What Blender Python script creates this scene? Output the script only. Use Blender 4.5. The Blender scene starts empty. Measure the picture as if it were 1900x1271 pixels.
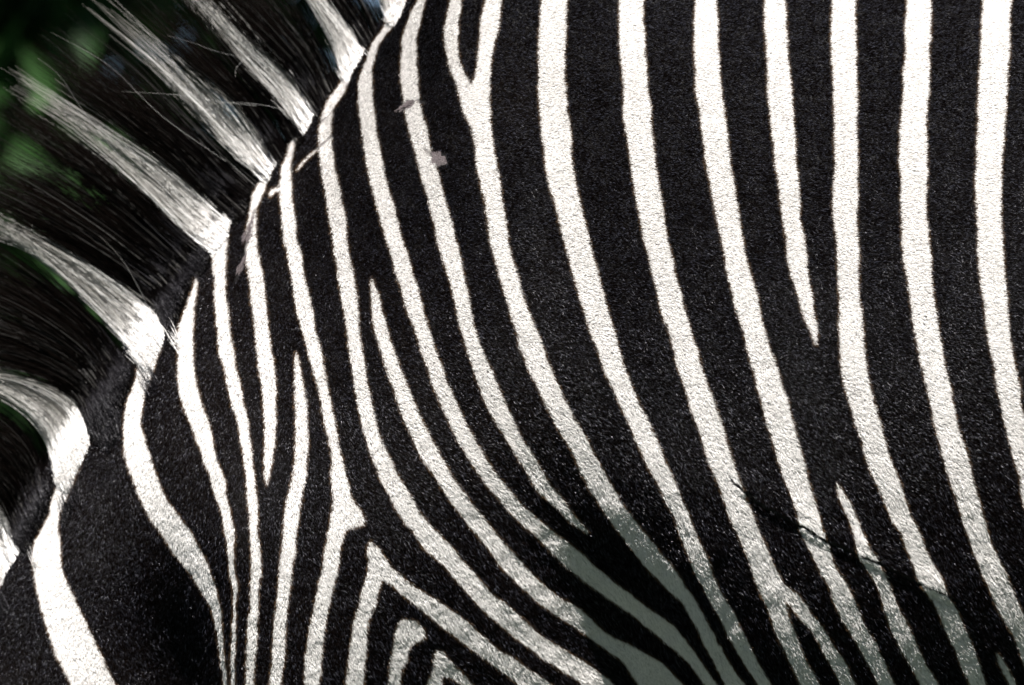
import bpy, math, random
import numpy as np
from mathutils import Vector, Euler

RS = np.random.RandomState(7)
FUR = True            # short coat hair
scene = bpy.context.scene
coll = scene.collection

# ------------------------------------------------------------------ camera
CAM_Y, NEAR_Y, MM, ZC = -5.0, -0.27, 0.0005, 1.12      # metres; MM = metres per photo pixel on the flank
DN = NEAR_Y - CAM_Y
cam_data = bpy.data.cameras.new('camera')
cam = bpy.data.objects.new('camera', cam_data)
coll.objects.link(cam)
cam.location = (0, CAM_Y, ZC)
cam.rotation_euler = (math.radians(90), 0, 0)
cam_data.sensor_width = 36
cam_data.lens = 36 * DN / (1900 * MM)
cam_data.clip_start = 0.1
cam_data.clip_end = 3000
cam_data.dof.use_dof = True
cam_data.dof.focus_distance = DN + 0.02
cam_data.dof.aperture_fstop = 4.0
scene.camera = cam

# ------------------------------------------------------------------ world, sun, exposure
SUN_EL, SUN_AZ = math.radians(65), math.radians(-5)     # azimuth measured from the camera's side, towards +x
sun_dir = Vector((math.cos(SUN_EL) * math.sin(SUN_AZ), -math.cos(SUN_EL) * math.cos(SUN_AZ), math.sin(SUN_EL)))
world = bpy.data.worlds.new('World')
scene.world = world
world.use_nodes = True
wn = world.node_tree.nodes
bg = wn['Background']
sky = wn.new('ShaderNodeTexSky')
sky.sky_type = 'NISHITA'
sky.sun_disc = False
sky.sun_elevation = SUN_EL
sky.sun_rotation = math.radians(180) - SUN_AZ
world.node_tree.links.new(sky.outputs[0], bg.inputs[0])
sky.air_density = 0.5
sky.dust_density = 0.2
bg.inputs[1].default_value = 0.05
sd = bpy.data.lights.new('sun', 'SUN')
sd.energy = 5.0
sd.angle = math.radians(0.5)
sd.color = (1.0, 0.972, 0.935)
so = bpy.data.objects.new('sun', sd)
coll.objects.link(so)
so.rotation_euler = sun_dir.to_track_quat('Z', 'Y').to_euler()
scene.view_settings.view_transform = 'Standard'
scene.view_settings.look = 'None'
scene.view_settings.gamma = 1.0
scene.view_settings.exposure = 1.4
scene.cycles.max_bounces = 6
scene.cycles.diffuse_bounces = 3
scene.cycles_curves.shape = 'RIBBONS'


# ------------------------------------------------------------------ helpers
def to_px(x, y, z):
    """side-on measuring grid of the flank (0.5 mm units), taken at the depth of the point"""
    yy = -np.abs(y)
    k = DN / (yy - CAM_Y) / MM
    return 950 + x * k, 635.5 + (ZC - z) * k


def from_px(px, py, y=0.0):
    k = MM * (y - CAM_Y) / DN
    return (np.asarray(px, float) - 950) * k, ZC + (635.5 - np.asarray(py, float)) * k


class Noise:
    """smooth value noise on a tiled lattice"""
    def __init__(self, seed, n=256):
        self.n = n
        self.g = np.random.RandomState(seed).uniform(-1, 1, (n, n))

    def __call__(self, x, y):
        xi, yi = np.floor(x).astype(int), np.floor(y).astype(int)
        fx, fy = x - xi, y - yi
        fx, fy = fx * fx * (3 - 2 * fx), fy * fy * (3 - 2 * fy)
        n, g = self.n, self.g
        a, b = g[yi % n, xi % n], g[yi % n, (xi + 1) % n]
        c, d = g[(yi + 1) % n, xi % n], g[(yi + 1) % n, (xi + 1) % n]
        return (a * (1 - fx) + b * fx) * (1 - fy) + (c * (1 - fx) + d * fx) * fy


N1, N2, N3, N4 = Noise(1), Noise(2), Noise(3), Noise(4)


def smooth(a, b, x):
    t = np.clip((x - a) / (b - a), 0, 1)
    return t * t * (3 - 2 * t)


def gauss(px, py, cx, cy, sx, sy, rot=0.0):
    c, s = math.cos(math.radians(rot)), math.sin(math.radians(rot))
    dx, dy = px - cx, py - cy
    a, b = dx * c + dy * s, -dx * s + dy * c
    return np.exp(-0.5 * ((a / sx) ** 2 + (b / sy) ** 2))


def nodes_of(m):
    m.use_nodes = True
    return m.node_tree.nodes, m.node_tree.links, m.node_tree.nodes['Principled BSDF']


def catmull(pts, n):
    """dense smooth curve through pts"""
    p = np.array(pts, float)
    d = np.r_[0, np.cumsum(np.linalg.norm(np.diff(p, axis=0), axis=1))]
    t = np.linspace(0, d[-1], n)
    m = np.zeros_like(p)
    m[1:-1] = (p[2:] - p[:-2]) / (d[2:] - d[:-2])[:, None]
    m[0] = (p[1] - p[0]) / (d[1] - d[0]); m[-1] = (p[-1] - p[-2]) / (d[-1] - d[-2])
    i = np.clip(np.searchsorted(d, t, side='right') - 1, 0, len(p) - 2)
    h = (d[i + 1] - d[i])[:, None]; s = ((t - d[i])[:, None]) / h
    return ((2*s**3 - 3*s**2 + 1) * p[i] + (s**3 - 2*s**2 + s) * h * m[i]
            + (-2*s**3 + 3*s**2) * p[i + 1] + (s**3 - s**2) * h * m[i + 1])


# ------------------------------------------------------------------ coat pattern: each white stripe as rows (height, left edge, right edge)
STRIPES = [
 [(0,1820,1872),(80,1817,1871),(160,1812,1866),(240,1810,1862),(318,1807,1856),(393,1807,1854),(468,1812,1857),(543,1818,1864),(636,1831,1874),(711,1845,1886),(761,1856,1895),(861,1881,1917),(954,1901,1938),(1100,1938,1976),(1271,1982,2020)],
 [(0,1677,1724),(80,1676,1722),(160,1672,1721),(240,1667,1717),(318,1667,1716),(393,1670,1717),(468,1673,1724),(543,1684,1730),(636,1697,1742),(711,1715,1760),(786,1732,1775),(861,1751,1795),(954,1782,1822),(1028,1807,1847),(1103,1838,1882),(1178,1877,1915),(1271,1915,1952)],
 [(0,1542,1584),(80,1539,1585),(160,1542,1587),(240,1544,1587),(318,1546,1588),(393,1542,1587),(468,1550,1590),(543,1552,1592),(636,1556,1601),(711,1562,1611),(786,1584,1631),(861,1610,1654),(954,1650,1690),(1028,1685,1720),(1078,1704,1750),(1103,1722,1756),(1128,1732,1771),(1178,1760,1795),(1228,1780,1815),(1271,1797,1828)],
 [(0,1415,1454),(80,1416,1457),(160,1421,1464),(240,1427,1470),(318,1437,1476),(393,1447,1482),(468,1457,1491),(543,1475,1502),(593,1489,1511),(625,1503,1514),(640,1509,1512)],
 [(0,1285,1326),(80,1284,1329),(160,1287,1336),(240,1299,1345),(318,1309,1355),(393,1322,1366),(468,1340,1380),(543,1356,1400),(636,1382,1423),(711,1400,1449),(786,1421,1471),(861,1444,1490),(954,1478,1518),(985,1482,1526),(1003,1492,1532),(1028,1506,1539),(1078,1530,1565),(1128,1552,1590),(1178,1580,1615),(1228,1607,1639),(1271,1631,1661)],
 [(0,1147,1190),(80,1146,1194),(160,1152,1200),(240,1157,1206),(318,1169,1216),(393,1182,1227),(468,1197,1242),(543,1217,1260),(636,1243,1286),(711,1265,1310),(786,1289,1336),(861,1315,1360),(954,1350,1394),(1028,1382,1425),(1078,1401,1452),(1103,1412,1452),(1128,1425,1457),(1178,1440,1475),(1228,1465,1497),(1271,1482,1517)],
 [(1060,1410,1440),(1078,1425,1452),(1100,1446,1477),(1128,1468,1500),(1153,1492,1518),(1178,1512,1535),(1228,1537,1565),(1271,1561,1588)],
 [(0,1002,1049),(80,997,1047),(160,995,1046),(240,1001,1054),(318,1010,1061),(393,1030,1077),(468,1049,1097),(543,1070,1116),(636,1100,1144),(711,1130,1170),(786,1166,1202),(861,1200,1237),(954,1246,1277),(1028,1277,1310),(1078,1297,1327),(1128,1325,1355),(1178,1350,1382),(1228,1380,1407),(1271,1406,1430)],
 [(0,895,926),(50,887,921),(80,884,915),(125,880,909),(163,872,906),(200,857,907),(240,871,910),(318,885,921),(393,900,932),(468,912,945),(543,934,966),(636,960,1001),(711,990,1032),(786,1029,1070),(861,1070,1112),(911,1097,1140),(954,1126,1168),(1003,1162,1210),(1053,1202,1250),(1103,1252,1282),(1128,1271,1297),(1178,1300,1325),(1228,1322,1352),(1271,1347,1382)],
 [(0,835,856),(50,825,850),(80,823,847),(125,832,855),(163,845,874),(200,857,890),(215,862,890)],
 [(-20,790,800),(0,776,791),(25,762,785),(50,754,779),(80,745,772),(125,742,772),(160,744,776),(207,750,782),(240,757,791),(275,765,796),(318,776,809),(393,797,830),(468,815,850),(543,836,864),(593,847,876),(636,859,887),(711,885,920),(761,907,942),(836,950,982),(886,982,1010),(911,1000,1030),(954,1048,1067),(972,1068,1082),(985,1086,1092)],
 [(-30,752,775),(0,735,752),(20,722,746),(45,716,733),(62,708,723),(80,692,705),(100,682,697),(125,675,692),(160,664,690),(200,664,691),(240,669,696),(318,681,711),(393,700,732),(468,721,752),(543,744,776),(593,759,789),(636,775,801),(711,800,830),(786,832,864),(861,875,907),(911,910,945),(954,948,988),(1003,1000,1050),(1053,1055,1110),(1103,1122,1175),(1128,1160,1210),(1153,1190,1245),(1178,1222,1267),(1203,1252,1285),(1228,1277,1300),(1271,1310,1332)],
 [(92,668,674),(110,656,668),(148,636,647),(165,625,641),(185,611,630),(210,600,618),(240,592,615),(287,592,618),(318,595,621),(393,606,636),(468,619,647),(543,631,660),(636,645,668),(711,654,680),(786,669,697),(861,694,727),(911,715,755),(954,740,780),(1003,775,825),(1053,825,870),(1103,872,917),(1153,921,977),(1178,950,1005),(1203,984,1045),(1228,1018,1083),(1253,1058,1119),(1271,1085,1137)],
 [(515,685,687),(528,684,691),(543,684,699),(568,687,705),(636,699,723),(711,725,752),(786,751,784),(861,790,825),(911,820,857),(954,853,890),(1003,895,930),(1053,932,978),(1103,985,1032),(1128,1015,1072),(1153,1050,1102),(1178,1090,1135),(1203,1122,1187),(1228,1155,1227),(1271,1187,1272)],
 [(212,577,582),(230,567,574),(248,554,562),(265,540,548),(290,531,543),(318,523,540),(393,521,545),(468,531,556),(543,545,571),(593,555,581),(636,566,591),(711,587,607),(786,602,622),(836,611,630),(886,615,642),(936,616,660),(950,614,671),(968,611,676),(974,609,660),(982,607,640),(1028,600,630),(1078,590,620),(1128,580,609),(1178,571,600),(1228,564,595),(1271,564,590)],
 [(651,546,548),(661,544,551),(711,546,562),(786,549,571),(836,547,571),(886,539,564),(954,527,554),(1028,521,544),(1103,514,535),(1178,507,529),(1271,501,522)],
 [(312,502,507),(330,484,500),(345,478,495),(360,472,490),(380,467,480),(395,464,477),(410,462,478),(430,458,477),(450,456,478),(483,457,483),(543,464,491),(593,470,497),(636,475,503),(711,484,511),(761,489,512),(836,490,506),(886,491,499),(898,493,495)],
 [(405,420,428),(430,400,424),(455,394,423),(468,397,422),(518,400,420),(568,400,422),(636,405,430),(711,422,445),(786,440,460),(861,452,470),(954,462,477),(1028,466,484),(1103,464,480),(1178,459,477),(1271,454,471)],
 [(515,366,370),(543,357,365),(568,347,361),(593,337,359),(636,331,359),(686,331,362),(736,337,372),(761,345,380),(786,355,390),(836,375,400),(886,392,417),(954,413,431),(1028,426,437),(1078,431,440),(1128,434,439),(1178,432,439),(1271,429,436)],
 [(600,285,306),(636,262,302),(661,258,292),(686,257,286),(711,250,276),(736,240,266),(761,234,264),(786,230,265),(836,232,275),(886,246,295),(923,262,312),(954,277,333),(1003,310,367),(1053,347,390),(1103,382,405),(1128,396,412),(1178,407,417),(1271,416,422)],
 [(770,125,150),(800,105,163),(825,102,164),(836,105,160),(861,109,149),(886,110,141),(911,104,130),(925,100,124),(936,97,118),(954,93,112),(978,80,110),(1003,67,114),(1028,64,115),(1053,65,116),(1103,72,137),(1153,85,159),(1203,102,182),(1271,134,215),(1400,190,290)],
 [(900,-50,-10),(953,-30,5),(1003,-40,4),(1040,-50,8),(1053,-55,10),(1078,-60,8),(1090,-60,-2),(1271,-60,-20),(1400,-30,30)],
 [(896,1551,1553),(911,1552,1565),(936,1561,1579),(954,1569,1587),(1003,1587,1607),(1028,1592,1621),(1041,1597,1627),(1053,1605,1637),(1078,1622,1645),(1103,1632,1655),(1153,1647,1680),(1203,1670,1702),(1271,1707,1739)],
 [(1208,1846,1848),(1240,1854,1867),(1271,1870,1884),(1300,1885,1902)],
]
POLYS = [
 [(549,315),(562,298),(580,281),(592,271),(590,277),(578,288),(565,301),(553,316)],  # pale scar near the crest, furred as one of the stripes
 [(499,358),(510,348),(525,346),(525,353),(512,355),(502,366)],
 [(684,1000),(700,1015),(725,1050),(770,1088),(825,1120),(875,1158),(925,1203),(950,1216),(987,1243),(1025,1268),(1090,1310),(1060,1340),(950,1257),(900,1221),(850,1183),(800,1143),(750,1105),(725,1082),(707,1073),(697,1103),(687,1133),(680,1165),(677,1203),(672,1240),(670,1320),(636,1320),(645,1223),(652,1178),(659,1133),(670,1093),(680,1053),(681,1015)],
 [(737,1150),(745,1144),(770,1148),(783,1162),(787,1172),(780,1182),(762,1193),(755,1205),(751,1223),(742,1238),(740,1320),(714,1320),(719,1240),(722,1215),(727,1185),(732,1165)],
 [(807,1203),(820,1205),(832,1223),(857,1248),(880,1271),(920,1320),(890,1320),(855,1273),(848,1262),(830,1253),(819,1255),(818,1275),(815,1320),(770,1320),(787,1271),(792,1258),(800,1240),(802,1218)],
]
NAMED = len(STRIPES)


def rows_to_poly(rows):
    r = list(rows)
    if r[0][0] == 0:                                    # goes on past the top edge
        a, b = r[0], r[1]
        s = lambda k: a[k] + (a[k] - b[k]) / (a[0] - b[0]) * (-160 - a[0]) * 0.6
        r.insert(0, (-160, s(1), s(2)))
    if r[-1][0] == 1271:
        a, b = r[-1], r[-3]
        s = lambda k: a[k] + (a[k] - b[k]) / (a[0] - b[0]) * (1460 - a[0])
        r.append((1460, s(1), s(2)))
    r = np.array(r, float)
    n = max(12, int((r[-1, 0] - r[0, 0]) / 14))
    L = catmull(r[:, [1, 0]], n)
    R = catmull(r[:, [2, 0]], n)
    return np.vstack([L, R[::-1]])


GX0, GY0, GS = -200, -200, 2.5
GW, GH = int(2300 / GS), int(1700 / GS)
gx, gy = np.meshgrid(GX0 + GS * np.arange(GW), GY0 + GS * np.arange(GH))
SDF = np.full((GH, GW), -60.0)
SID = np.full((GH, GW), -1, int)


def poly_sdf(poly, X, Y):
    a = poly; b = np.roll(poly, -1, axis=0)
    best = np.full(X.shape, 1e9); inside = np.zeros(X.shape, bool)
    for (x0, y0), (x1, y1) in zip(a, b):
        dx, dy = x1 - x0, y1 - y0
        L2 = dx * dx + dy * dy
        if L2 < 1e-9:
            continue
        t = np.clip(((X - x0) * dx + (Y - y0) * dy) / L2, 0, 1)
        best = np.minimum(best, (X - x0 - t * dx) ** 2 + (Y - y0 - t * dy) ** 2)
        if y0 != y1:
            c = (Y >= y0) != (Y >= y1)
            inside ^= c & (X < x0 + (Y - y0) / dy * dx)
    d = np.sqrt(best)
    return np.where(inside, d, -d)


for k, poly in enumerate([rows_to_poly(r) for r in STRIPES] + [np.array(p, float) for p in POLYS]):
    x0 = int(max(0, (poly[:, 0].min() - 30 - GX0) / GS)); x1 = int(min(GW, (poly[:, 0].max() + 30 - GX0) / GS + 1))
    y0 = int(max(0, (poly[:, 1].min() - 30 - GY0) / GS)); y1 = int(min(GH, (poly[:, 1].max() + 30 - GY0) / GS + 1))
    if x1 <= x0 or y1 <= y0:
        continue
    X, Y = gx[y0:y1, x0:x1], gy[y0:y1, x0:x1]
    d = poly_sdf(poly, X, Y)
    S, I = SDF[y0:y1, x0:x1], SID[y0:y1, x0:x1]
    m = d > S
    S[m] = d[m]; I[m] = k


def grid_at(G, px, py):
    u = np.clip((px - GX0) / GS, 0, GW - 1.001); v = np.clip((py - GY0) / GS, 0, GH - 1.001)
    i, j = u.astype(int), v.astype(int); fu, fv = u - i, v - j
    return (G[j, i] * (1 - fu) + G[j, i + 1] * fu) * (1 - fv) + (G[j + 1, i] * (1 - fu) + G[j + 1, i + 1] * fu) * fv


S1C = np.array([(r[0], 0.5 * (r[1] + r[2])) for r in STRIPES[0]])


def pattern(px, py, wob=1.0):
    """signed distance (in 0.5 mm units) to the edge of a white stripe, and which stripe"""
    qx = px + wob * (2.2 * N1(px / 34, py / 34) + 1.3 * N2(px / 7, py / 7))
    qy = py + wob * 2.0 * N3(px / 30, py / 30)
    s = grid_at(SDF, qx, qy)
    i = SID[np.clip(((qy - GY0) / GS + 0.5).astype(int), 0, GH - 1), np.clip(((qx - GX0) / GS + 0.5).astype(int), 0, GW - 1)]
    i = np.where(s > 0, i, -1)
    # past the frame on the right: stripes run on at the same spacing
    c = np.interp(qy, S1C[:, 0], S1C[:, 1])
    ph = (qx - c + 10 * N4(qx / 160, qy / 260))
    per = 141.0
    fr = ph - per * np.round(ph / per)
    w = 25 - np.abs(fr)
    out = qx > np.maximum(1985, c + 70)
    s = np.where(out, w, s); i = np.where(out, np.where(w > 0, -2, -1), i)
    # lower neck past the frame: bands across the neck
    lo = (qx < 500) & (qy > 1400) | (qx < -70)
    t = (qx * 0.35 + qy * 0.94 + 14 * N4(qx / 120, qy / 120))
    fr = t - 120 * np.round(t / 120)
    s = np.where(lo, 27 - np.abs(fr), s); i = np.where(lo, np.where(27 - np.abs(fr) > 0, -2, -1), i)
    belly = (qy > 1430 + 20 * N4(qx / 60, qy / 60)) & (qx > 700)
    s = np.where(belly, 20, s); i = np.where(belly, -2, i)
    return s, i


# ------------------------------------------------------------------ body form: outline pairs (top x, top y, bottom x, bottom y, half width in m)
RINGS = [
 (3290,500,3260,700,.05),(3270,330,3230,900,.13),(3180,120,3120,1130,.20),(2800,-110,2700,1330,.25),(2200,-130,2150,1480,.285),
 (1700,-130,1650,1530,.285),(1300,-150,1250,1540,.27),(1000,-190,1050,1545,.25),(850,-150,950,1560,.235),(752,-5,880,1590,.225),(672,92,820,1620,.22),
 (582,207,760,1660,.21),(472,350,690,1700,.205),(408,412,650,1725,.20),(350,488,610,1755,.195),(292,565,570,1790,.19),(235,650,530,1820,.185),(188,708,490,1850,.175),(130,790,450,1880,.165),(70,900,370,1940,.145),
 (-50,1110,250,2010,.12),(-200,1370,130,2080,.105),(-350,1590,0,2130,.10),(-480,1800,-150,2200,.105),(-570,2000,-260,2290,.10),(-640,2250,-400,2450,.07),
 (-690,2480,-540,2590,.05),(-730,2650,-600,2720,.05),(-735,2760,-620,2790,.04),(-720,2800,-660,2805,.01)]
RG = np.array(RINGS, float)
# camera-side outline points are seen at mid-body depth
for a, b in ((0, 1), (2, 3)):
    X, Z = from_px(RG[:, a], RG[:, b], 0.0)
    RG[:, a], RG[:, b] = X, Z
u0 = catmull(RG[:, [0, 1, 2, 3]], 4000)
d0 = np.r_[0, np.cumsum(np.linalg.norm(np.diff(RG[:, :4], axis=0), axis=1))]
dd = np.linspace(0, d0[-1], 4000)
hw = np.interp(dd, d0, RG[:, 4])
hw = np.convolve(np.pad(hw, 60, mode='edge'), np.ones(121) / 121, 'valid')
hw[:40] = np.minimum(hw[:40], np.linspace(0.001, hw[40], 40))
# ring spacing by how far the outline moves, finer where the camera looks
mid = 0.5 * (u0[:, :2] + u0[:, 2:])
step = np.linalg.norm(np.diff(u0[:, :2], axis=0), axis=1) + 0.4 * np.linalg.norm(np.diff(u0[:, 2:], axis=0), axis=1)
fine = np.where((u0[1:, 0] > -0.62) & (u0[1:, 0] < 0.75), 3.0, 1.0)
acc = np.r_[0, np.cumsum(step * fine)]
NU, NV = 1000, 560
ii = np.interp(np.linspace(0, acc[-1], NU), acc, np.arange(4000))
ring = np.stack([np.interp(ii, np.arange(4000), u0[:, k]) for k in range(4)], 1)
rhw = np.interp(ii, np.arange(4000), hw)


def crease(px, py):
    """signed distance above (+) the long skin fold on the ribs, with the weight along it"""
    cx = np.array([1330, 1352, 1400, 1450, 1490, 1530, 1580, 1640, 1700, 1750, 1775]); cy = np.array([872, 888, 930, 957, 978, 1003, 1022, 1050, 1080, 1100, 1112])
    yy = np.interp(px, cx, cy)
    w = smooth(1325, 1400, px) * (1 - smooth(1735, 1800, px))
    return yy - py, w


def line_gap(px, py):
    """fine bald scratches near the crest"""
    m = np.zeros(px.shape, bool)
    for (x0, y0, x1, y1, w) in ((586, 277, 616, 252, 3.2), (594, 229, 618, 206, 1.6), (437, 520, 452, 480, 3.5), (452, 480, 462, 436, 4.5), (463, 425, 474, 388, 3)):
        t = np.clip(((px - x0) * (x1 - x0) + (py - y0) * (y1 - y0)) / ((x1 - x0) ** 2 + (y1 - y0) ** 2), 0, 1)
        m |= np.hypot(px - x0 - t * (x1 - x0), py - y0 - t * (y1 - y0)) < w + 1.2 * N2(px / 6, py / 6)
    return m


def relief(px, py):
    """muscle and skin relief in metres towards the camera"""
    r = 0.030 * gauss(px, py, 640, 820, 200, 380, -10)                       # shoulder
    r += 0.012 * gauss(px, py, 850, 480, 150, 300, -15)
    r -= 0.062 * gauss(px, py, 1205, 1275, 98, 245, -31)                     # hollow behind the elbow
    r -= 0.100 * gauss(px, py, 330, 1380, 80, 240, -8) 
    r += 0.011 * gauss(px, py, 1640, 700, 400, 330, 8)                       # ribs
    r -= 0.006 * gauss(px, py, 1040, 330, 60, 320, -12)
    # ridge where the neck meets the shoulder
    rx = np.interp(py, [500, 700, 900, 1050, 1271, 1500], [300, 360, 415, 428, 437, 450])
    w = smooth(650, 1050, py)
    r += w * 0.030 * np.exp(-np.abs(px - rx - 14) / np.where(px < rx + 14, 48.0, 110.0))
    r += (0.0011 * N4(px / 26, py / 26) + 0.0005 * N1(px / 9, py / 12)) * gauss(px, py, 1120, 1120, 230, 190)
    r += 0.0006 * N4(px / 14, py / 20) * smooth(980, 1120, py) * smooth(1250, 1450, px)
    # skin fold
    dy, w = crease(px, py)
    r += w * (0.0042 * np.where(dy > 0, np.exp(-dy / 34.0), np.exp(dy / 5.0)) - 0.0012 * np.exp(-((dy + 9) / 8.0) ** 2))
    dy2 = dy - 26 + 6 * N1(px / 30, py * 0)
    r += w * 0.0012 * np.exp(-(dy2 / 7) ** 2)
    # crest rolls along the mane roots
    r += 0.0010 * N2(px / 110, py / 110) + 0.0003 * N3(px / 30, py / 38)
    r += 0.00025 * N1(px / 9, py / 90) * smooth(1300, 1700, px)
    return r


th = np.pi * (np.arange(NV) / NV * 2)                                     # 0 = crest, pi = belly, camera side first
U = np.repeat(np.arange(NU), NV); T = np.tile(th, NU)
P, Q, W = ring[U, :2], ring[U, 2:], rhw[U]
k = (0.5 - 0.5 * np.cos(T))
sn = np.sin(T)
prof = np.sign(sn) * np.abs(sn) ** 0.92
body_x = P[:, 0] * (1 - k) + Q[:, 0] * k
body_z = P[:, 1] * (1 - k) + Q[:, 1] * k
body_y = -W * prof * (1 - 0.10 * np.cos(T) * 1.0)
bpx, bpy_ = to_px(body_x, np.full_like(body_x, NEAR_Y * 0.8), body_z)
r = relief(bpx, bpy_)
body_y -= np.sign(sn) * r * np.minimum(1, np.abs(sn) * 1.6)
V = np.stack([body_x, body_y, body_z], 1).reshape(NU, NV, 3)
du = np.gradient(V, axis=0)
dv = np.roll(V, -1, axis=1) - np.roll(V, 1, axis=1)
Nn = np.cross(du, dv)
Nn /= np.linalg.norm(Nn, axis=2, keepdims=True) + 1e-12
if Nn[NU // 3, NV // 4, 1] > 0:
    Nn = -Nn


def mesh_from(name, verts, faces, mat=None, parent=None, smooth_shade=True):
    me = bpy.data.meshes.new(name)
    verts = np.asarray(verts, np.float32); faces = np.asarray(faces, np.int32)
    nf, k = faces.shape
    me.vertices.add(len(verts)); me.vertices.foreach_set('co', verts.ravel())
    me.loops.add(nf * k); me.loops.foreach_set('vertex_index', faces.ravel())
    me.polygons.add(nf); me.polygons.foreach_set('loop_start', np.arange(0, nf * k, k, dtype=np.int32))
    me.polygons.foreach_set('use_smooth', np.full(nf, smooth_shade))
    me.update(calc_edges=True)
    o = bpy.data.objects.new(name, me)
    coll.objects.link(o)
    if mat: me.materials.append(mat)
    if parent: o.parent = parent
    return o


# ------------------------------------------------------------------ materials
def skin_material():
    m = bpy.data.materials.new('zebra_skin')
    n, l, b = nodes_of(m)
    a = n.new('ShaderNodeAttribute'); a.attribute_name = 'coat'
    nz = n.new('ShaderNodeTexNoise'); nz.inputs['Scale'].default_value = 900
    mx = n.new('ShaderNodeMix'); mx.data_type = 'RGBA'; mx.blend_type = 'MULTIPLY'
    mx.inputs[0].default_value = 0.5
    l.new(a.outputs['Color'], mx.inputs[6]); l.new(nz.outputs['Fac'], mx.inputs[7])
    l.new(mx.outputs[2], b.inputs['Base Color'])
    b.inputs['Roughness'].default_value = 0.7
    b.inputs['Specular IOR Level'].default_value = 0.2
    return m


def hair_material(name, col, dark, rough, spec, tip=None, power=0.45):
    """tone attribute: 0 = normal, towards 1 = brown edge hair; random per hair"""
    m = bpy.data.materials.new(name)
    n, l, b = nodes_of(m)
    hi = n.new('ShaderNodeHairInfo')
    sh = n.new('ShaderNodeAttribute'); sh.attribute_name = 'shade'
    cr = n.new('ShaderNodeMix'); cr.data_type = 'RGBA'
    cr.inputs[6].default_value = (*dark, 1); cr.inputs[7].default_value = (*col, 1)
    pw = n.new('ShaderNodeMath'); pw.operation = 'POWER'; pw.inputs[1].default_value = power
    l.new(sh.outputs['Fac'], pw.inputs[0]); l.new(pw.outputs[0], cr.inputs[0])
    at = n.new('ShaderNodeAttribute'); at.attribute_name = 'tone'
    c2 = n.new('ShaderNodeMix'); c2.data_type = 'RGBA'
    l.new(at.outputs['Fac'], c2.inputs[0]); l.new(cr.outputs[2], c2.inputs[6])
    c2.inputs[7].default_value = (0.20, 0.125, 0.07, 1)
    last = c2.outputs[2]
    if tip:
        c3 = n.new('ShaderNodeMix'); c3.data_type = 'RGBA'
        mr = n.new('ShaderNodeMapRange'); mr.inputs[1].default_value = 0.4; mr.inputs[2].default_value = 1.0
        l.new(hi.outputs['Intercept'], mr.inputs[0]); l.new(mr.outputs[0], c3.inputs[0])
        l.new(last, c3.inputs[6]); c3.inputs[7].default_value = (*tip, 1)
        last = c3.outputs[2]
    l.new(last, b.inputs['Base Color'])
    b.inputs['Roughness'].default_value = rough
    sp = n.new('ShaderNodeMapRange'); l.new(pw.outputs[0], sp.inputs[0])
    sp.inputs[3].default_value = spec[0]; sp.inputs[4].default_value = spec[1]
    l.new(sp.outputs[0], b.inputs['Specular IOR Level'])
    return m


M_SKIN = skin_material()
M_WHITE = hair_material('white_coat_hair', (0.93, 0.90, 0.875), (0.10, 0.09, 0.085), 0.6, (0.2, 0.3), power=0.2)
M_BLACK = hair_material('black_coat_hair', (0.056, 0.057, 0.078), (0.0022, 0.0013, 0.0011), 0.28, (0.02, 1.0), power=9)  # lighter blue-grey end is glint painted into the hair colour
M_FUZZ = hair_material('crest_hair', (0.075, 0.07, 0.08), (0.003, 0.0025, 0.003), 0.35, (0.05, 1.0), power=4)
M_MWHITE = hair_material('white_mane_hair', (0.95, 0.93, 0.91), (0.10, 0.095, 0.09), 0.5, (0.2, 0.5), (0.32, 0.30, 0.27), power=0.28)
M_MBLACK = hair_material('black_mane_hair', (0.09, 0.085, 0.08), (0.0016, 0.0012, 0.0012), 0.4, (0.02, 0.8), (0.005, 0.0032, 0.0024), power=14)

# ------------------------------------------------------------------ the zebra
zebra = bpy.data.objects.new('zebra', None)
coll.objects.link(zebra)
zebra.location = (0.6, 0, 0)
zebra['label'] = 'grazing black and white striped zebra, side of neck, shoulder and ribs with upright mane'
zebra['category'] = 'zebra'


def wrap(v):
    return np.where(v > 1.22, RS.uniform(0.3, 1.0, len(v)), np.maximum(v, 0.12))


def under(o, parent):
    o.parent = parent
    if parent is zebra:
        o.location = -Vector(zebra.location)
    return o


a = np.arange(NU - 1)[:, None] * NV
j = np.arange(NV)[None, :]; j2 = (j + 1) % NV
F = np.stack([(a + j).ravel(), (a + NV + j).ravel(), (a + NV + j2).ravel(), (a + j2).ravel()], 1)
body = mesh_from('body', V.reshape(-1, 3), F, M_SKIN)
under(body, zebra)
sp, si = to_px(V[..., 0], V[..., 1], V[..., 2])
s_all, i_all = pattern(sp.ravel(), si.ravel())
wh = smooth(-1.5, 1.5, s_all)
col = np.ones((NU * NV, 4), np.float32)
dk = np.array([0.004, 0.003, 0.003]); lt = np.array([0.20, 0.185, 0.175])
col[:, :3] = dk + (lt - dk) * wh[:, None]
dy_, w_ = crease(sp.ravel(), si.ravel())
col[(w_ > 0.25) & (np.abs(dy_) < 9), :3] = dk  # shade of the fold painted black into the skin colour
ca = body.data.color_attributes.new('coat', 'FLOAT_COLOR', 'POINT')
ca.data.foreach_set('color', col.ravel())


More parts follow.
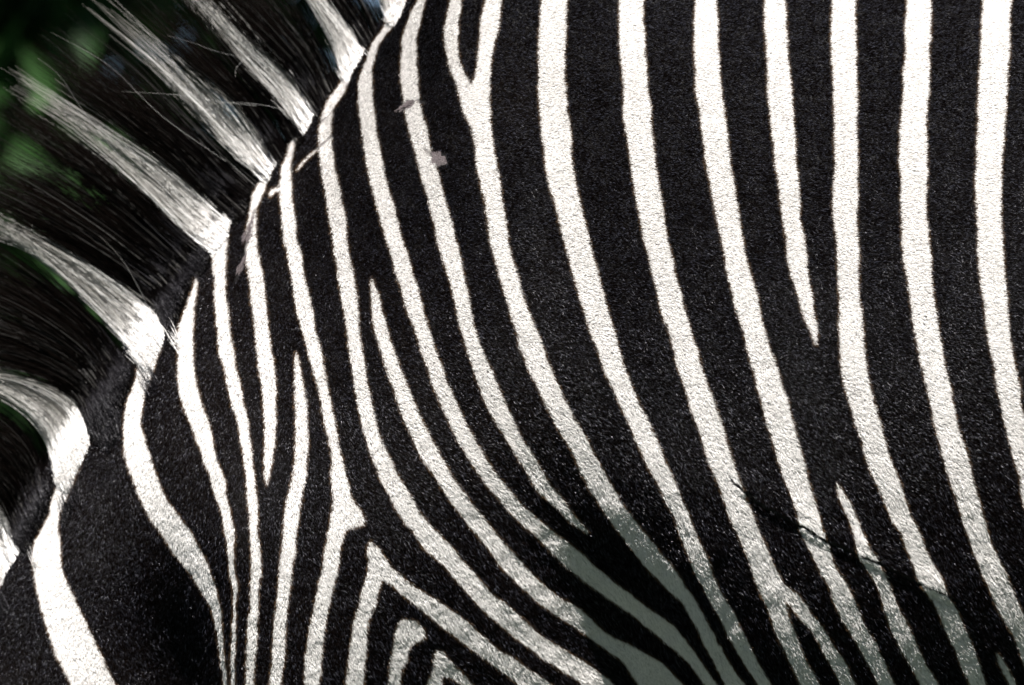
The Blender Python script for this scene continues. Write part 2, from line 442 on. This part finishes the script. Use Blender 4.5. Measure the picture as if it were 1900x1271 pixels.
def add_hair(name, pts, rad, tone, mat, parent, kind=None, label=None, shade=None):
    """pts (n, k, 3) -> one Curves object"""
    n, kk, _ = pts.shape
    shade = RS.rand(n) if shade is None else shade
    cu = bpy.data.hair_curves.new(name)
    cu.add_curves([kk] * n)
    cu.attributes['position'].data.foreach_set('vector', pts.astype(np.float32).ravel())
    ra = cu.attributes.get('radius') or cu.attributes.new('radius', 'FLOAT', 'POINT')
    ra.data.foreach_set('value', rad.astype(np.float32).ravel())
    ta = cu.attributes.new('tone', 'FLOAT', 'CURVE')
    ta.data.foreach_set('value', tone.astype(np.float32).ravel())
    sa = cu.attributes.new('shade', 'FLOAT', 'CURVE')
    sa.data.foreach_set('value', (RS.rand(n) if shade is None else shade).astype(np.float32))
    cu.materials.append(mat)
    o = bpy.data.objects.new(name, cu)
    coll.objects.link(o)
    under(o, parent)
    if kind: o['kind'] = kind
    if label: o['label'] = label
    return o


def flow(px, py):
    """lie of the coat, degrees clockwise from +x as seen from the side"""
    a = 8 + 45 * smooth(250, 1150, py)
    lw = 1 - smooth(420, 760, px)
    al = 55 + 30 * smooth(600, 1050, py)
    return a * (1 - lw) + al * lw


if FUR:
    C00, C10, C01, C11 = V[:-1, :], V[1:, :], np.roll(V, -1, 1)[:-1], np.roll(V, -1, 1)[1:]
    area = np.linalg.norm(np.cross(C10 - C00, C01 - C00), axis=2)
    cen = 0.25 * (C00 + C10 + C01 + C11)
    cpx, cpy = to_px(cen[..., 0], cen[..., 1], cen[..., 2])
    near = cen[..., 1] < 0.01
    inside = near & (cpx > -70) & (cpx < 1970) & (cpy > -70) & (cpy < 1341)
    zone2 = (cen[..., 2] > 0.35) & ~inside
    for which, dens, hw_, hl in ((inside, 3.3e6, 0.00018, 0.0038), (zone2, 1.0e5, 0.0011, 0.012)):
        wgt = (area * which).ravel(); tot = wgt.sum()
        n = int(tot * dens)
        pick = np.searchsorted(np.cumsum(wgt) / tot, RS.rand(n)).clip(0, len(wgt) - 1)
        fu, fv = RS.rand(n), RS.rand(n)
        iu, iv = np.divmod(pick, NV)
        iv2 = (iv + 1) % NV

        def bil(A):
            return ((A[iu, iv] * (1 - fu)[:, None] + A[iu + 1, iv] * fu[:, None]) * (1 - fv)[:, None]
                    + (A[iu, iv2] * (1 - fu)[:, None] + A[iu + 1, iv2] * fu[:, None]) * fv[:, None])
        R = bil(V); N = bil(Nn)
        N /= np.linalg.norm(N, axis=1, keepdims=True)
        px, py = to_px(R[:, 0], R[:, 1], R[:, 2])
        s, idx = pattern(px, py)
        low = smooth(650, 1150, py + 0.15 * (px - 1000)) * smooth(300, 900, px)
        fl = np.radians(flow(px, py) + 12 * N2(px / 45, py / 45) + 5 * N3(px / 16, py / 16) + RS.normal(0, 1, n) * (24 - 12 * low))
        D = np.stack([np.cos(fl), 0 * fl, -np.sin(fl)], 1)
        D -= N * np.sum(D * N, 1)[:, None]
        D /= np.linalg.norm(D, axis=1, keepdims=True)
        lift = np.clip(0.42 + 0.06 * N4(px / 6, py / 6) + RS.normal(0, 0.2, n), 0.12, 1.2)
        ln = hl * RS.uniform(0.65, 1.2, n) * (1 + 0.15 * N1(px / 20, py / 20))
        ln = ln * (1 + 0.35 * low)
        ln = np.where(px < 430, ln * 1.15, ln)
        shade = RS.rand(n) * 0.93
        gl_ = RS.rand(n) < 0.042 * (1 - 0.45 * low) * (0.45 + 0.55 * smooth(420, 900, px))  # glint hairs: sheen painted as lighter hair colour, sparser on neck and low flank
        shade[gl_] = RS.uniform(0.93, 1.0, gl_.sum())
        lift = lift + 0.25 * (gl_ & (s < 0))
        d1 = D * np.cos(lift * 1.5)[:, None] + N * np.sin(lift * 1.5)[:, None]
        d2 = D * np.cos(lift * 0.55)[:, None] + N * np.sin(lift * 0.55)[:, None]
        p0 = R - N * 0.0006
        p1 = p0 + d1 * (ln * 0.45)[:, None]
        p2 = p1 + d2 * (ln * 0.55)[:, None]
        pts = np.stack([p0, p1, p2], 1)
        rad = np.stack([np.full(n, hw_), np.full(n, hw_ * 0.85), np.full(n, hw_ * 0.25)], 1) * RS.uniform(0.7, 1.25, n)[:, None]
        rad[gl_ & (s < 0)] *= 1.12
        # thin band of brown hair at the stripe edges
        tone = np.clip(1 - np.abs(s + 1.0) / 3.2, 0, 1) * RS.uniform(0, 0.8, n)
        stain = np.clip(0.5 + 0.6 * N1(px / 190, py / 190) + 0.3 * N2(px / 50, py / 90), 0, 1) * RS.rand(n)
        tone = np.maximum(tone, np.where(s > 0, 0.09 * stain ** 2, 0.018 * stain * (1 - 0.7 * smooth(900, 1300, px))))
        keep = np.ones(n, bool)
        first = which is inside
        if first:
            # bald scars
            for (cx, cy, sx, sy, rot) in ((752, 197, 17, 7, -30), (778, 190, 12, 4, 10), (812, 295, 16, 15, 20), (795, 285, 12, 6, 30)):
                c_, s_ = math.cos(math.radians(rot)), math.sin(math.radians(rot))
                qx, qy = (px - cx) * c_ + (py - cy) * s_, -(px - cx) * s_ + (py - cy) * c_
                keep &= ((qx / sx) ** 2 + (qy / sy) ** 2 + 0.5 * N2(px / 6, py / 6)) > 1
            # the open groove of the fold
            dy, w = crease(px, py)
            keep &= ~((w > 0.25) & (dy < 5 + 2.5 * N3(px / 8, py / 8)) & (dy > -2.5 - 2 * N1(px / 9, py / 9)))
            keep &= ~line_gap(px, py)
        mk = lambda name, m, mat, **kw: add_hair(name, pts[m], rad[m], tone[m], mat, zebra, shade=shade[m], **kw) if m.any() else None
        mk('black_coat' if first else 'outer_black_coat', keep & (s <= 0), M_BLACK, kind='stuff')
        if first:
            for k_ in range(NAMED + len(POLYS)):
                mk('white_stripe', keep & (idx == k_), M_WHITE)
            mk('outer_white_coat', keep & (idx == -2), M_WHITE, kind='stuff')
        else:
            mk('outer_white_coat', keep & (s > 0), M_WHITE, kind='stuff')

# depth of the near flank seen from the side, to lay crest hair over it
DX0, DY0, DS = -200, -250, 4
DM = np.full((420, 340), 9.0)
sub = V[:, :NV // 3]
for k_ in range(8):
    aa = k_ / 8
    A_ = sub[:-1] * (1 - aa) + sub[1:] * aa
    for m_ in range(4):
        bb = m_ / 4
        B_ = A_[:, :-1] * (1 - bb) + A_[:, 1:] * bb
        qx, qy = to_px(B_[..., 0], B_[..., 1], B_[..., 2])
        ci, cj = ((qx - DX0) / DS).astype(int), ((qy - DY0) / DS).astype(int)
        ok = (ci >= 0) & (ci < 340) & (cj >= 0) & (cj < 420)
        np.minimum.at(DM, (cj[ok], ci[ok]), B_[..., 1][ok])


def front(px, py):
    ci = np.clip(((px - DX0) / DS).astype(int), 0, 339); cj = np.clip(((py - DY0) / DS).astype(int), 0, 419)
    return DM[cj, ci]


# ------------------------------------------------------------------ mane: guide hairs given from root to tip, top of the neck first
GUIDES = [
 ('b', [(850,-150),(810,-260),(760,-370),(700,-470)]),
 ('w', [(752,-5),(742,-45),(718,-120),(680,-230)]),
 ('b', [(722,45),(708,0),(680,-70),(630,-180)]),
 ('w', [(672,92),(628,30),(597,-8),(540,-90),(470,-180)]),
 ('b', [(637,148),(612,70),(570,0),(515,-75),(450,-150)]),
 ('w', [(582,207),(537,140),(475,80),(430,35),(385,-10),(320,-80)]),
 ('b', [(556,247),(515,185),(465,135),(415,75),(360,5),(300,-60)]),
 ('w', [(512,300),(475,240),(430,180),(380,140),(330,95),(260,35)]),
 ('b', [(487,332),(435,285),(388,235),(330,172),(270,110),(200,50)]),
 ('w', [(428,410),(370,360),(325,316),(250,262),(175,212),(95,160)]),
 ('b', [(386,468),(337,430),(275,368),(215,315),(150,262),(70,205)]),
 ('w', [(303,613),(280,568),(225,528),(165,490),(100,455),(0,405),(-60,380)]),
 ('b', [(262,680),(222,625),(180,580),(130,530),(65,475),(-10,420),(-80,390)]),
 ('w', [(163,815),(142,748),(105,722),(50,702),(0,692),(-70,690)]),
 ('b', [(110,905),(90,822),(62,775),(20,740),(-30,715),(-90,705)]),
 ('w', [(35,1020),(10,960),(-20,920),(-60,885),(-120,860)]),
 ('b', [(-20,1105),(-50,1040),(-90,1000),(-150,970),(-210,950)]),
 ('w', [(-100,1225),(-140,1150),(-190,1110),(-250,1080),(-310,1060)]),
 ('b', [(-150,1300),(-190,1230),(-240,1190),(-300,1160),(-360,1140)]),
 ('w', [(-240,1430),(-280,1350),(-330,1310),(-390,1280),(-450,1260)]),
 ('e', [(-290,1500),(-330,1430),(-380,1390),(-440,1360),(-500,1340)]),
]
KP = 9
gl = []
for kind, g in GUIDES:
    gl.append(catmull(g, KP))
gl = np.array(gl)                                                 # (G, KP, 2)
gs = np.r_[0, np.cumsum(np.linalg.norm(np.diff(gl[:, 0], axis=0), axis=1))]
mane = bpy.data.objects.new('mane', None)
coll.objects.link(mane)
under(mane, zebra)


def mane_hair(n, s_par, lenf, spread_y, jit, rad0, curl=1.0, shift=None, pinch=None):
    gi = np.clip(np.searchsorted(gs, s_par, side='right') - 1, 0, len(gs) - 2)
    f = ((s_par - gs[gi]) / (gs[gi + 1] - gs[gi]))[:, None, None]
    g = gl[gi] * (1 - f) + gl[gi + 1] * f                          # (n, KP, 2)
    # cut to length by re-sampling along the guide
    t = np.linspace(0, 1, KP)[None, :] * lenf[:, None] * (KP - 1)
    i0 = np.clip(t.astype(int), 0, KP - 2); ft = (t - i0)[..., None]
    ar = np.arange(n)[:, None]
    g = g[ar, i0] * (1 - ft) + g[ar, i0 + 1] * ft
    tt = np.linspace(0, 1, KP)[None, :] * lenf[:, None]
    L = np.linalg.norm(g[:, -1] - g[:, 0], axis=1)
    # clumps: neighbouring roots lean the same way
    cl = N1(s_par / 15, spread_y * 130) * 18 + N2(s_par / 5, spread_y * 300) * 12
    cl2 = N3(s_par / 16, spread_y * 230 + 50) * 10
    dirn = g[:, -1] - g[:, 0]; dirn /= np.linalg.norm(dirn, axis=1, keepdims=True) + 1e-9
    perp = np.stack([-dirn[:, 1], dirn[:, 0]], 1)
    off = (cl[:, None] * tt ** 1.3 + RS.normal(0, jit, n)[:, None] * tt ** 1.2
           + curl * (RS.normal(0, 4, n)[:, None] * np.sin(tt * RS.uniform(2, 5, n)[:, None] + RS.uniform(0, 6, n)[:, None]) * tt))
    if pinch is not None:
        off = off - pinch[:, None] * tt ** 1.5
    g = g + perp[:, None, :] * off[..., None]
    y = spread_y[:, None] * (0.5 + 1.2 * tt) + (cl2 * 0.0005)[:, None] * tt + (RS.normal(0, 0.012, n)[:, None]) * tt
    if shift is not None:
        g = g + np.array([0.78, 0.62]) * (shift[:, None] * (1 - tt / np.maximum(lenf[:, None], 0.1)) ** 6)[..., None]
    yf = front(g[..., 0], g[..., 1]) - 0.0008 - 0.0025 * RS.rand(n)[:, None] - 0.003 * tt
    y = np.where((spread_y[:, None] < 0) & (yf < 1), np.minimum(y, yf), y)
    X, Z = from_px(g[..., 0], g[..., 1], y)
    rad = rad0[:, None] * (1 - 0.75 * np.linspace(0, 1, KP)[None, :] ** 1.5)
    return np.stack([X, y, Z], 2), rad


WB = [(gs[q], gs[q + 1]) for q, (kd, _) in enumerate(GUIDES) if kd == 'w']
BB = [(gs[q], gs[q + 1]) for q, (kd, _) in enumerate(GUIDES) if kd == 'b']
for bands, white in ((WB, True), (BB, False)):
    for lo, hi in bands:
        wdt = hi - lo
        n = int(wdt * (17 if white else 34))
        s_ = RS.uniform(lo, hi, n)
        e = RS.normal(0, 2.5, n)
        s_ = np.clip(s_ + e, 1, gs[-1] - 1)
        y = RS.uniform(-1, 1, n) * 0.019 + RS.normal(0, 0.002, n)
        lf = wrap((RS.beta(1.3, 2.7, n) if white else RS.beta(1.9, 1.5, n)) * 1.22 * (1 + (0.75 if white else 0.35) * N4(s_ / 3.2, y * 60)))
        sh = RS.uniform(-4, 14, n)
        pts, rad = mane_hair(n, s_, lf, y, 7.0 if white else 12.0, RS.uniform(0.00014, 0.00034, n), shift=sh, pinch=(0.5 * (lo + hi) - s_) * (0.08 if white else 0.0))
        qx, qy = to_px(pts[:, 0, 0], pts[:, 0, 1], pts[:, 0, 2])
        inb = front(qx, qy) < 1
        ps, _ = pattern(qx, qy)
        ok = ~inb | ((ps > -2) if white else (ps < -5)) | ((sh < 5) if white else (sh < -3) & (ps < -2))
        pts, rad = pts[ok], rad[ok]
        tn = np.zeros(len(pts))
        shd = np.clip(RS.rand(n) + 0.55 * N1(s_ / 1.6, y * 40) - 0.10, 0.001, 1)[ok] if white else None
        add_hair('white_tuft' if white else 'black_tuft', pts, rad, tn, M_MWHITE if white else M_MBLACK, mane, shade=shd)
# short fuzz at the foot of the mane, over the crest
n = 90000
s_ = RS.uniform(5, gs[-1] - 5, n)
y = -RS.uniform(-0.2, 1, n) * 0.030
pts, rad = mane_hair(n, s_, np.clip(0.02 + RS.exponential(0.055, n), 0.02, 0.4), y, 5, RS.uniform(0.00016, 0.00030, n), 0.3)
# moved a little way down the side of the crest
qx = np.interp(s_, gs, gl[:, 0, 0]); qy = np.interp(s_, gs, gl[:, 0, 1])
wd = 6 + 36 * smooth(430, 640, qy)
sh = (-0.2 + np.minimum(RS.exponential(0.38, n), 1.3)) * wd
white = np.zeros(n, bool)
for lo, hi in WB:
    white |= (s_ + RS.normal(0, 2.0, n) > lo) & (s_ + RS.normal(0, 2.0, n) < hi)
keep = np.ones(n, bool)
px_, py_ = to_px(pts[..., 0], pts[..., 1], pts[..., 2])
px_ = px_ + (0.82 * sh)[:, None]; py_ = py_ + (0.57 * sh)[:, None]
ps, _ = pattern(px_[:, 0], py_[:, 0])
keep &= (front(px_[:, 0], py_[:, 0]) > 1) | np.where(white, ps > -1, ps < -7)
yf = front(px_, py_)
tt = np.linspace(0, 1, KP)[None, :]
yf = np.where(yf > 1, pts[..., 1], yf + 0.0005 - (0.002 + 0.008 * RS.rand(n)[:, None]) * tt)
X, Z = from_px(px_, py_, yf)
pts = np.stack([X, yf, Z], 2) + RS.normal(0, 0.0022, (n, 1, 3)) * tt[..., None]
pts, rad, white = pts[keep], rad[keep], white[keep]
add_hair('white_crest_fuzz', pts[white], rad[white], np.zeros(int(white.sum())), M_WHITE, mane, kind='stuff')
add_hair('black_crest_fuzz', pts[~white], rad[~white], np.zeros(int((~white).sum())), M_FUZZ, mane, kind='stuff')
# a few long pale strays
ST = [[(475,196),(420,190),(330,176),(225,170)], [(475,112),(400,95),(360,80),(310,66)], [(462,104),(445,118),(437,130),(437,142)],
      [(560,215),(500,197),(440,190),(380,192)], [(300,640),(270,560),(225,480),(185,438)],
      [(420,300),(300,215),(200,120),(95,60)], [(230,300),(150,200),(110,140),(70,108)], [(210,260),(120,190),(60,160),(0,125)], [(500,120),(470,60),(455,40),(430,10)]]
sp_ = np.array([catmull(s, KP) for s in ST])
yy = np.full(sp_.shape[:2], -0.035) - np.linspace(0, 0.02, KP)[None, :]
X, Z = from_px(sp_[..., 0], sp_[..., 1], yy)
add_hair('stray_hairs', np.stack([X, yy, Z], 2), np.full(sp_.shape[:2], 0.000045), np.zeros(len(ST)), M_MWHITE, mane, kind='stuff')


# ------------------------------------------------------------------ rest of the animal, outside the photograph
M_HORN = bpy.data.materials.new('hoof_horn'); nodes_of(M_HORN)[2].inputs['Base Color'].default_value = (0.03, 0.026, 0.022, 1)
M_EYE = bpy.data.materials.new('eye'); e_ = nodes_of(M_EYE)[2]; e_.inputs['Base Color'].default_value = (0.012, 0.007, 0.005, 1); e_.inputs['Roughness'].default_value = 0.08


def tube(name, pts, radii, mat, parent, banded=True, flat=1.0, ns=28):
    p = catmull(pts, 70)
    d0_ = np.r_[0, np.cumsum(np.linalg.norm(np.diff(np.array(pts, float), axis=0), axis=1))]
    rr = np.interp(np.linspace(0, d0_[-1], 70), d0_, radii)
    tg = np.gradient(p, axis=0); tg /= np.linalg.norm(tg, axis=1, keepdims=True)
    a_ = np.cross(tg, [0, 1, 0.01]); a_ /= np.linalg.norm(a_, axis=1, keepdims=True)
    b_ = np.cross(tg, a_)
    an = np.linspace(0, 2 * np.pi, ns, endpoint=False)
    v = p[:, None, :] + rr[:, None, None] * (np.cos(an)[None, :, None] * a_[:, None, :] + flat * np.sin(an)[None, :, None] * b_[:, None, :])
    v = np.vstack([v.reshape(-1, 3), p[:1], p[-1:]])
    i_ = np.arange(69)[:, None] * ns; j_ = np.arange(ns)[None, :]; k_ = (j_ + 1) % ns
    f = [tuple(q) for q in np.stack([(i_ + j_).ravel(), (i_ + k_).ravel(), (i_ + ns + k_).ravel(), (i_ + ns + j_).ravel()], 1).tolist()]
    f += [(70 * ns, (q + 1) % ns, q) for q in range(ns)] + [(70 * ns + 1, 69 * ns + q, 69 * ns + (q + 1) % ns) for q in range(ns)]
    me = bpy.data.meshes.new(name); me.from_pydata(v.tolist(), [], f); me.update()
    me.polygons.foreach_set('use_smooth', [True] * len(f))
    me.materials.append(mat)
    if banded:
        w_ = smooth(-0.15, 0.15, np.sin(v[:, 2] * 150 + 3 * np.sin(v[:, 0] * 20)))
        c_ = np.ones((len(v), 4), np.float32); c_[:, :3] = dk + (np.array([0.6, 0.57, 0.53]) - dk) * w_[:, None]
        at_ = me.color_attributes.new('coat', 'FLOAT_COLOR', 'POINT'); at_.data.foreach_set('color', c_.ravel())
    o = bpy.data.objects.new(name, me); coll.objects.link(o); under(o, parent)
    return o


for sy in (-1, 1):
    for pts, rad in (([(-0.02, .10, .76), (-0.06, .13, .62), (-0.08, .14, .42), (-0.06, .14, .38), (-0.07, .14, .16), (-0.10, .14, .06)], [.06, .075, .042, .040, .026, .032]),
                     ([(0.98, .11, .90), (0.95, .15, .78), (1.05, .14, .50), (1.04, .14, .42), (0.99, .14, .17), (0.96, .14, .06)], [.10, .12, .05, .042, .028, .033])):
        leg = tube('leg', [(x, y * sy, z) for x, y, z in pts], rad, M_SKIN, zebra)
        x, y, z = pts[-1]
        tube('hoof', [(x + .005, y * sy, .075), (x - .012, y * sy, .03), (x - .02, y * sy, 0.0)], [.034, .045, .052], M_HORN, leg, banded=False)
tube('tail', [(1.17, 0, 1.36), (1.27, 0, 1.25), (1.31, 0, .95), (1.30, 0, .70), (1.30, 0, .55)], [.03, .03, .018, .03, .008], M_SKIN, zebra)
for sy in (-1, 1):
    hx, hz = from_px(-430, 1800, 0)
    tube('ear', [(hx, .06 * sy, hz), (hx + .02, .11 * sy, hz + .09), (hx - .02, .13 * sy, hz + .17)], [.03, .045, .006], M_SKIN, zebra, flat=0.45)
    ex, ez = from_px(-505, 2080, 0)
    tube('eye', [(ex, .075 * sy, ez), (ex, .10 * sy, ez)], [.022, .012], M_EYE, zebra, banded=False)

# ------------------------------------------------------------------ ground, greenery behind, and unseen trees added to block light
def ground_material():
    m = bpy.data.materials.new('grassy_ground'); n, l, b = nodes_of(m)
    t = n.new('ShaderNodeTexNoise'); t.inputs['Scale'].default_value = 6; t.inputs['Detail'].default_value = 8
    c = n.new('ShaderNodeTexCoord'); l.new(c.outputs['Object'], t.inputs['Vector'])
    r_ = n.new('ShaderNodeValToRGB')
    r_.color_ramp.elements[0].color = (0.012, 0.020, 0.010, 1); r_.color_ramp.elements[1].color = (0.035, 0.055, 0.025, 1)
    l.new(t.outputs['Fac'], r_.inputs[0]); l.new(r_.outputs[0], b.inputs['Base Color'])
    b.inputs['Roughness'].default_value = 0.9
    return m


gv, gf = [], []
G = 60
lin = np.sign(np.linspace(-1, 1, G)) * np.abs(np.linspace(-1, 1, G)) ** 3 * 600
GXm, GYm = np.meshgrid(lin, lin)
hz = 0.03 * N1(GXm / 0.9, GYm / 0.9) * smooth(1.5, 3, np.hypot(GXm, GYm))
fi = (np.arange(G - 1)[:, None] * G + np.arange(G - 1)[None, :]).ravel()
ground = mesh_from('ground', np.stack([GXm.ravel(), GYm.ravel(), hz.ravel() - 0.003], 1), np.stack([fi, fi + 1, fi + G + 1, fi + G], 1), ground_material())
ground['kind'] = 'structure'; ground['label'] = 'grassy ground'


def leaf_material(name, c0, c1):
    m = bpy.data.materials.new(name); n, l, b = nodes_of(m)
    g = n.new('ShaderNodeNewGeometry'); mx = n.new('ShaderNodeMix'); mx.data_type = 'RGBA'
    l.new(g.outputs['Random Per Island'], mx.inputs[0])
    mx.inputs[6].default_value = (*c0, 1); mx.inputs[7].default_value = (*c1, 1)
    l.new(mx.outputs[2], b.inputs['Base Color'])
    b.inputs['Roughness'].default_value = 0.6
    b.inputs['Specular IOR Level'].default_value = 0.2
    return m


def leaves(name, cen_, size, mat, parent):
    n = len(cen_)
    q = RS.normal(0, 1, (n, 3)); q /= np.linalg.norm(q, axis=1, keepdims=True)
    h = RS.normal(0, 1, (n, 3)); h -= q * np.sum(h * q, 1)[:, None]; h /= np.linalg.norm(h, axis=1, keepdims=True)
    k_ = np.cross(q, h); sz = size * RS.uniform(0.6, 1.3, n)[:, None]
    v = np.stack([cen_ - h * sz, cen_ + k_ * sz * .38 + q * sz * .1, cen_ + h * sz, cen_ - k_ * sz * .38 + q * sz * .1], 1).reshape(-1, 3)
    o = mesh_from(name, v, np.arange(4 * n).reshape(n, 4), mat, None, False)
    o.parent = parent
    return o


M_LEAF = leaf_material('shrub_leaf', (0.014, 0.042, 0.009), (0.036, 0.095, 0.022))
M_CROWN = leaf_material('crown_leaf', (0.020, 0.040, 0.012), (0.050, 0.085, 0.025))
M_BARK = bpy.data.materials.new('bark'); nodes_of(M_BARK)[2].inputs['Base Color'].default_value = (0.06, 0.045, 0.032, 1)


def thing(name, label, cat, loc):
    o = bpy.data.objects.new(name, None); coll.objects.link(o); o.location = loc
    o['label'] = label; o['category'] = cat
    return o


def local_tube(name, pts, radii, parent):
    p = [tuple(np.array(q) + np.array(parent.location)) for q in pts]
    o = tube(name, p, radii, M_BARK, parent, banded=False, ns=12)
    o.location = -Vector(parent.location)
    return o


for (x, y, w_, h_, n, lab) in ((-1.3, 4.0, 1.5, 2.7, 26000, 'dark green leafy shrub behind the mane at upper left'), (1.9, 4.4, 1.9, 2.9, 15000, 'dark shrub behind the back of the zebra, mostly hidden'),
                               (-4.6, 4.6, 2.0, 3.0, 14000, 'dark shrub beyond the left edge, ahead of the zebra')):
    sh_ = thing('shrub', lab, 'shrub', (x, y, 0))
    q = RS.normal(0, 1, (n, 3)); q /= np.linalg.norm(q, axis=1, keepdims=True); q *= (RS.rand(n) ** 0.45)[:, None]
    q *= 1 + 0.12 * np.sin(q[:, :1] * 9 + q[:, 2:] * 7)
    c_ = q * [w_, 1.1, h_ / 2] + [0, 0, h_ / 2]
    c_[:, 2] = np.abs(c_[:, 2]) + 0.05
    leaves('foliage', c_, 0.055, M_LEAF, sh_)
    for k_ in range(5):
        a_ = k_ * 1.26
        local_tube('stem', [(0.1 * math.cos(a_), 0.1 * math.sin(a_), 0), (0.3 * math.cos(a_), 0.25 * math.sin(a_), h_ * .4), (0.6 * w_ * math.cos(a_), 0.5 * math.sin(a_), h_ * .8)], [.03, .022, .006], sh_)
for (x, y, h_, lab) in ((-8.5, -12.0, 13.5, 'unseen leafy tree added to block sky light, towards the head of the zebra'), (-1.0, -13.0, 14.5, 'tall unseen tree added to block sky light on the flank of the zebra'),
                        (6.5, -12.0, 13.5, 'unseen leafy tree added to block sky light, towards the tail of the zebra'), (13, -7, 11.0, 'unseen leafy tree added to block sky light beyond the tail of the zebra'), (-14, -6, 11.0, 'unseen leafy tree added to block sky light beyond the head of the zebra')):
    tr = thing('tree', lab, 'tree', (x, y, 0)); tr['group'] = 'unseen trees added to block sky light'  # unseen trees added to cut the sky light reaching the flank
    local_tube('trunk', [(0, 0, -.05), (.1, .05, 1.5), (0, 0, 3.5), (.1, 0, h_ * .8)], [.26, .2, .16, .05], tr)
    n = 12000
    q = RS.normal(0, 1, (n, 3)); q /= np.linalg.norm(q, axis=1, keepdims=True); q *= (RS.rand(n) ** 0.4)[:, None]
    q *= 1 + 0.18 * np.sin(q[:, :1] * 7 + q[:, 2:] * 6)
    leaves('crown', q * [4.9, 2.8, h_ * .46] + [0, 0, h_ * .54], 0.26, M_CROWN, tr)
tree = thing('tree', 'broad unseen tree added to shade the shrubs behind the zebra', 'tree', (2.6, 6.5, 0))
local_tube('trunk', [(0, 0, -.05), (.1, 0, 1.5), (-.1, .1, 3.2), (0, 0, 5.2)], [.32, .25, .22, .12], tree)  # tree added out of view so its crown darkens the shrubs
for k_ in range(7):
    a_ = k_ * 0.9 + .3
    local_tube('limb', [(-.1, .1, 3.0), (1.8 * math.cos(a_), 1.6 * math.sin(a_), 4.6), (4.2 * math.cos(a_), 3.6 * math.sin(a_), 5.6)], [.13, .08, .02], tree)
n = 150000
c_ = np.stack([RS.uniform(-10, 6, n), RS.uniform(-5.9, 4.0, n), 5.3 + 1.3 * RS.rand(n)], 1)
edge = ((c_[:, 0] + 2.0) / 8.0) ** 2 + ((c_[:, 1] + .9) / 5.2) ** 2 + 0.15 * N1(c_[:, 0], c_[:, 1]) < 1
c_ = c_[edge]
wpos = c_ + np.array(tree.location)
sv = np.array(sun_dir)
keep = np.ones(len(c_), bool)
for (bx, by, rr_) in ((105, 20, .07), (250, 30, .06), (62, 225, .06)):
    X, Z = from_px(bx, by, 3.0)
    rel = wpos - np.array([X, 3.0, Z])
    dd_ = np.linalg.norm(np.cross(rel, sv), axis=1)
    keep &= dd_ > rr_ + 0.12  # crown opened along the sun so light spots reach the shrub
leaves('crown', c_[keep], 0.16, M_CROWN, tree)

# ------------------------------------------------------------------ healed scars on the shoulder
M_SCAR = bpy.data.materials.new('scar_skin')
n_, l_, b_ = nodes_of(M_SCAR)
t_ = n_.new('ShaderNodeTexNoise'); t_.inputs['Scale'].default_value = 420; t_.inputs['Detail'].default_value = 4
r_ = n_.new('ShaderNodeValToRGB'); r_.color_ramp.elements[0].position = .38; r_.color_ramp.elements[0].color = (0.022, 0.016, 0.017, 1)
r_.color_ramp.elements[1].position = .72; r_.color_ramp.elements[1].color = (0.26, 0.21, 0.215, 1)
l_.new(t_.outputs['Fac'], r_.inputs[0]); l_.new(r_.outputs[0], b_.inputs['Base Color'])
bp_ = n_.new('ShaderNodeBump'); bp_.inputs['Distance'].default_value = 0.0015; l_.new(t_.outputs['Fac'], bp_.inputs['Height']); l_.new(bp_.outputs[0], b_.inputs['Normal'])
b_.inputs['Roughness'].default_value = 0.45
for (cx, cy, sx, sy, rot, lab) in ((752, 198, 20, 7, -28, 'grey narrow scar across the edge of a white stripe'), (812, 296, 17, 15, 20, 'grey blotchy scar beside a white stripe'), (461, 430, 24, 8, -68, 'pale thin scar near the crest'), (448, 492, 22, 5, -66, 'pale thin scar near the crest')):
    vs, fs = [], []
    NR, NA = 5, 28
    for a_ in range(NR + 1):
        for k_ in range(NA):
            t = 2 * math.pi * k_ / NA
            rr_ = a_ / NR * (1 + 0.22 * math.sin(3 * t + cx) + 0.16 * math.sin(7 * t + cy))
            ux, uy = rr_ * sx * math.cos(t), rr_ * sy * math.sin(t)
            c0, s0 = math.cos(math.radians(rot)), math.sin(math.radians(rot))
            qx, qy = cx + ux * c0 - uy * s0, cy + ux * s0 + uy * c0
            vs.append((qx, qy, a_ / NR))
    vs = np.array(vs)
    dep = np.array([DM[int((q[1] - DY0) / DS) - 1:int((q[1] - DY0) / DS) + 2, int((q[0] - DX0) / DS) - 1:int((q[0] - DX0) / DS) + 2].mean() for q in vs])
    dep = dep + 0.0012 * (vs[:, 2] ** 3) - 0.0005
    X, Z = from_px(vs[:, 0], vs[:, 1], dep)
    for a_ in range(NR):
        for k_ in range(NA):
            fs.append((a_ * NA + k_, (a_ + 1) * NA + k_, (a_ + 1) * NA + (k_ + 1) % NA, a_ * NA + (k_ + 1) % NA))
    sc = mesh_from('scar', np.stack([X, dep, Z], 1), np.array(fs), M_SCAR)
    under(sc, zebra); sc['label'] = lab
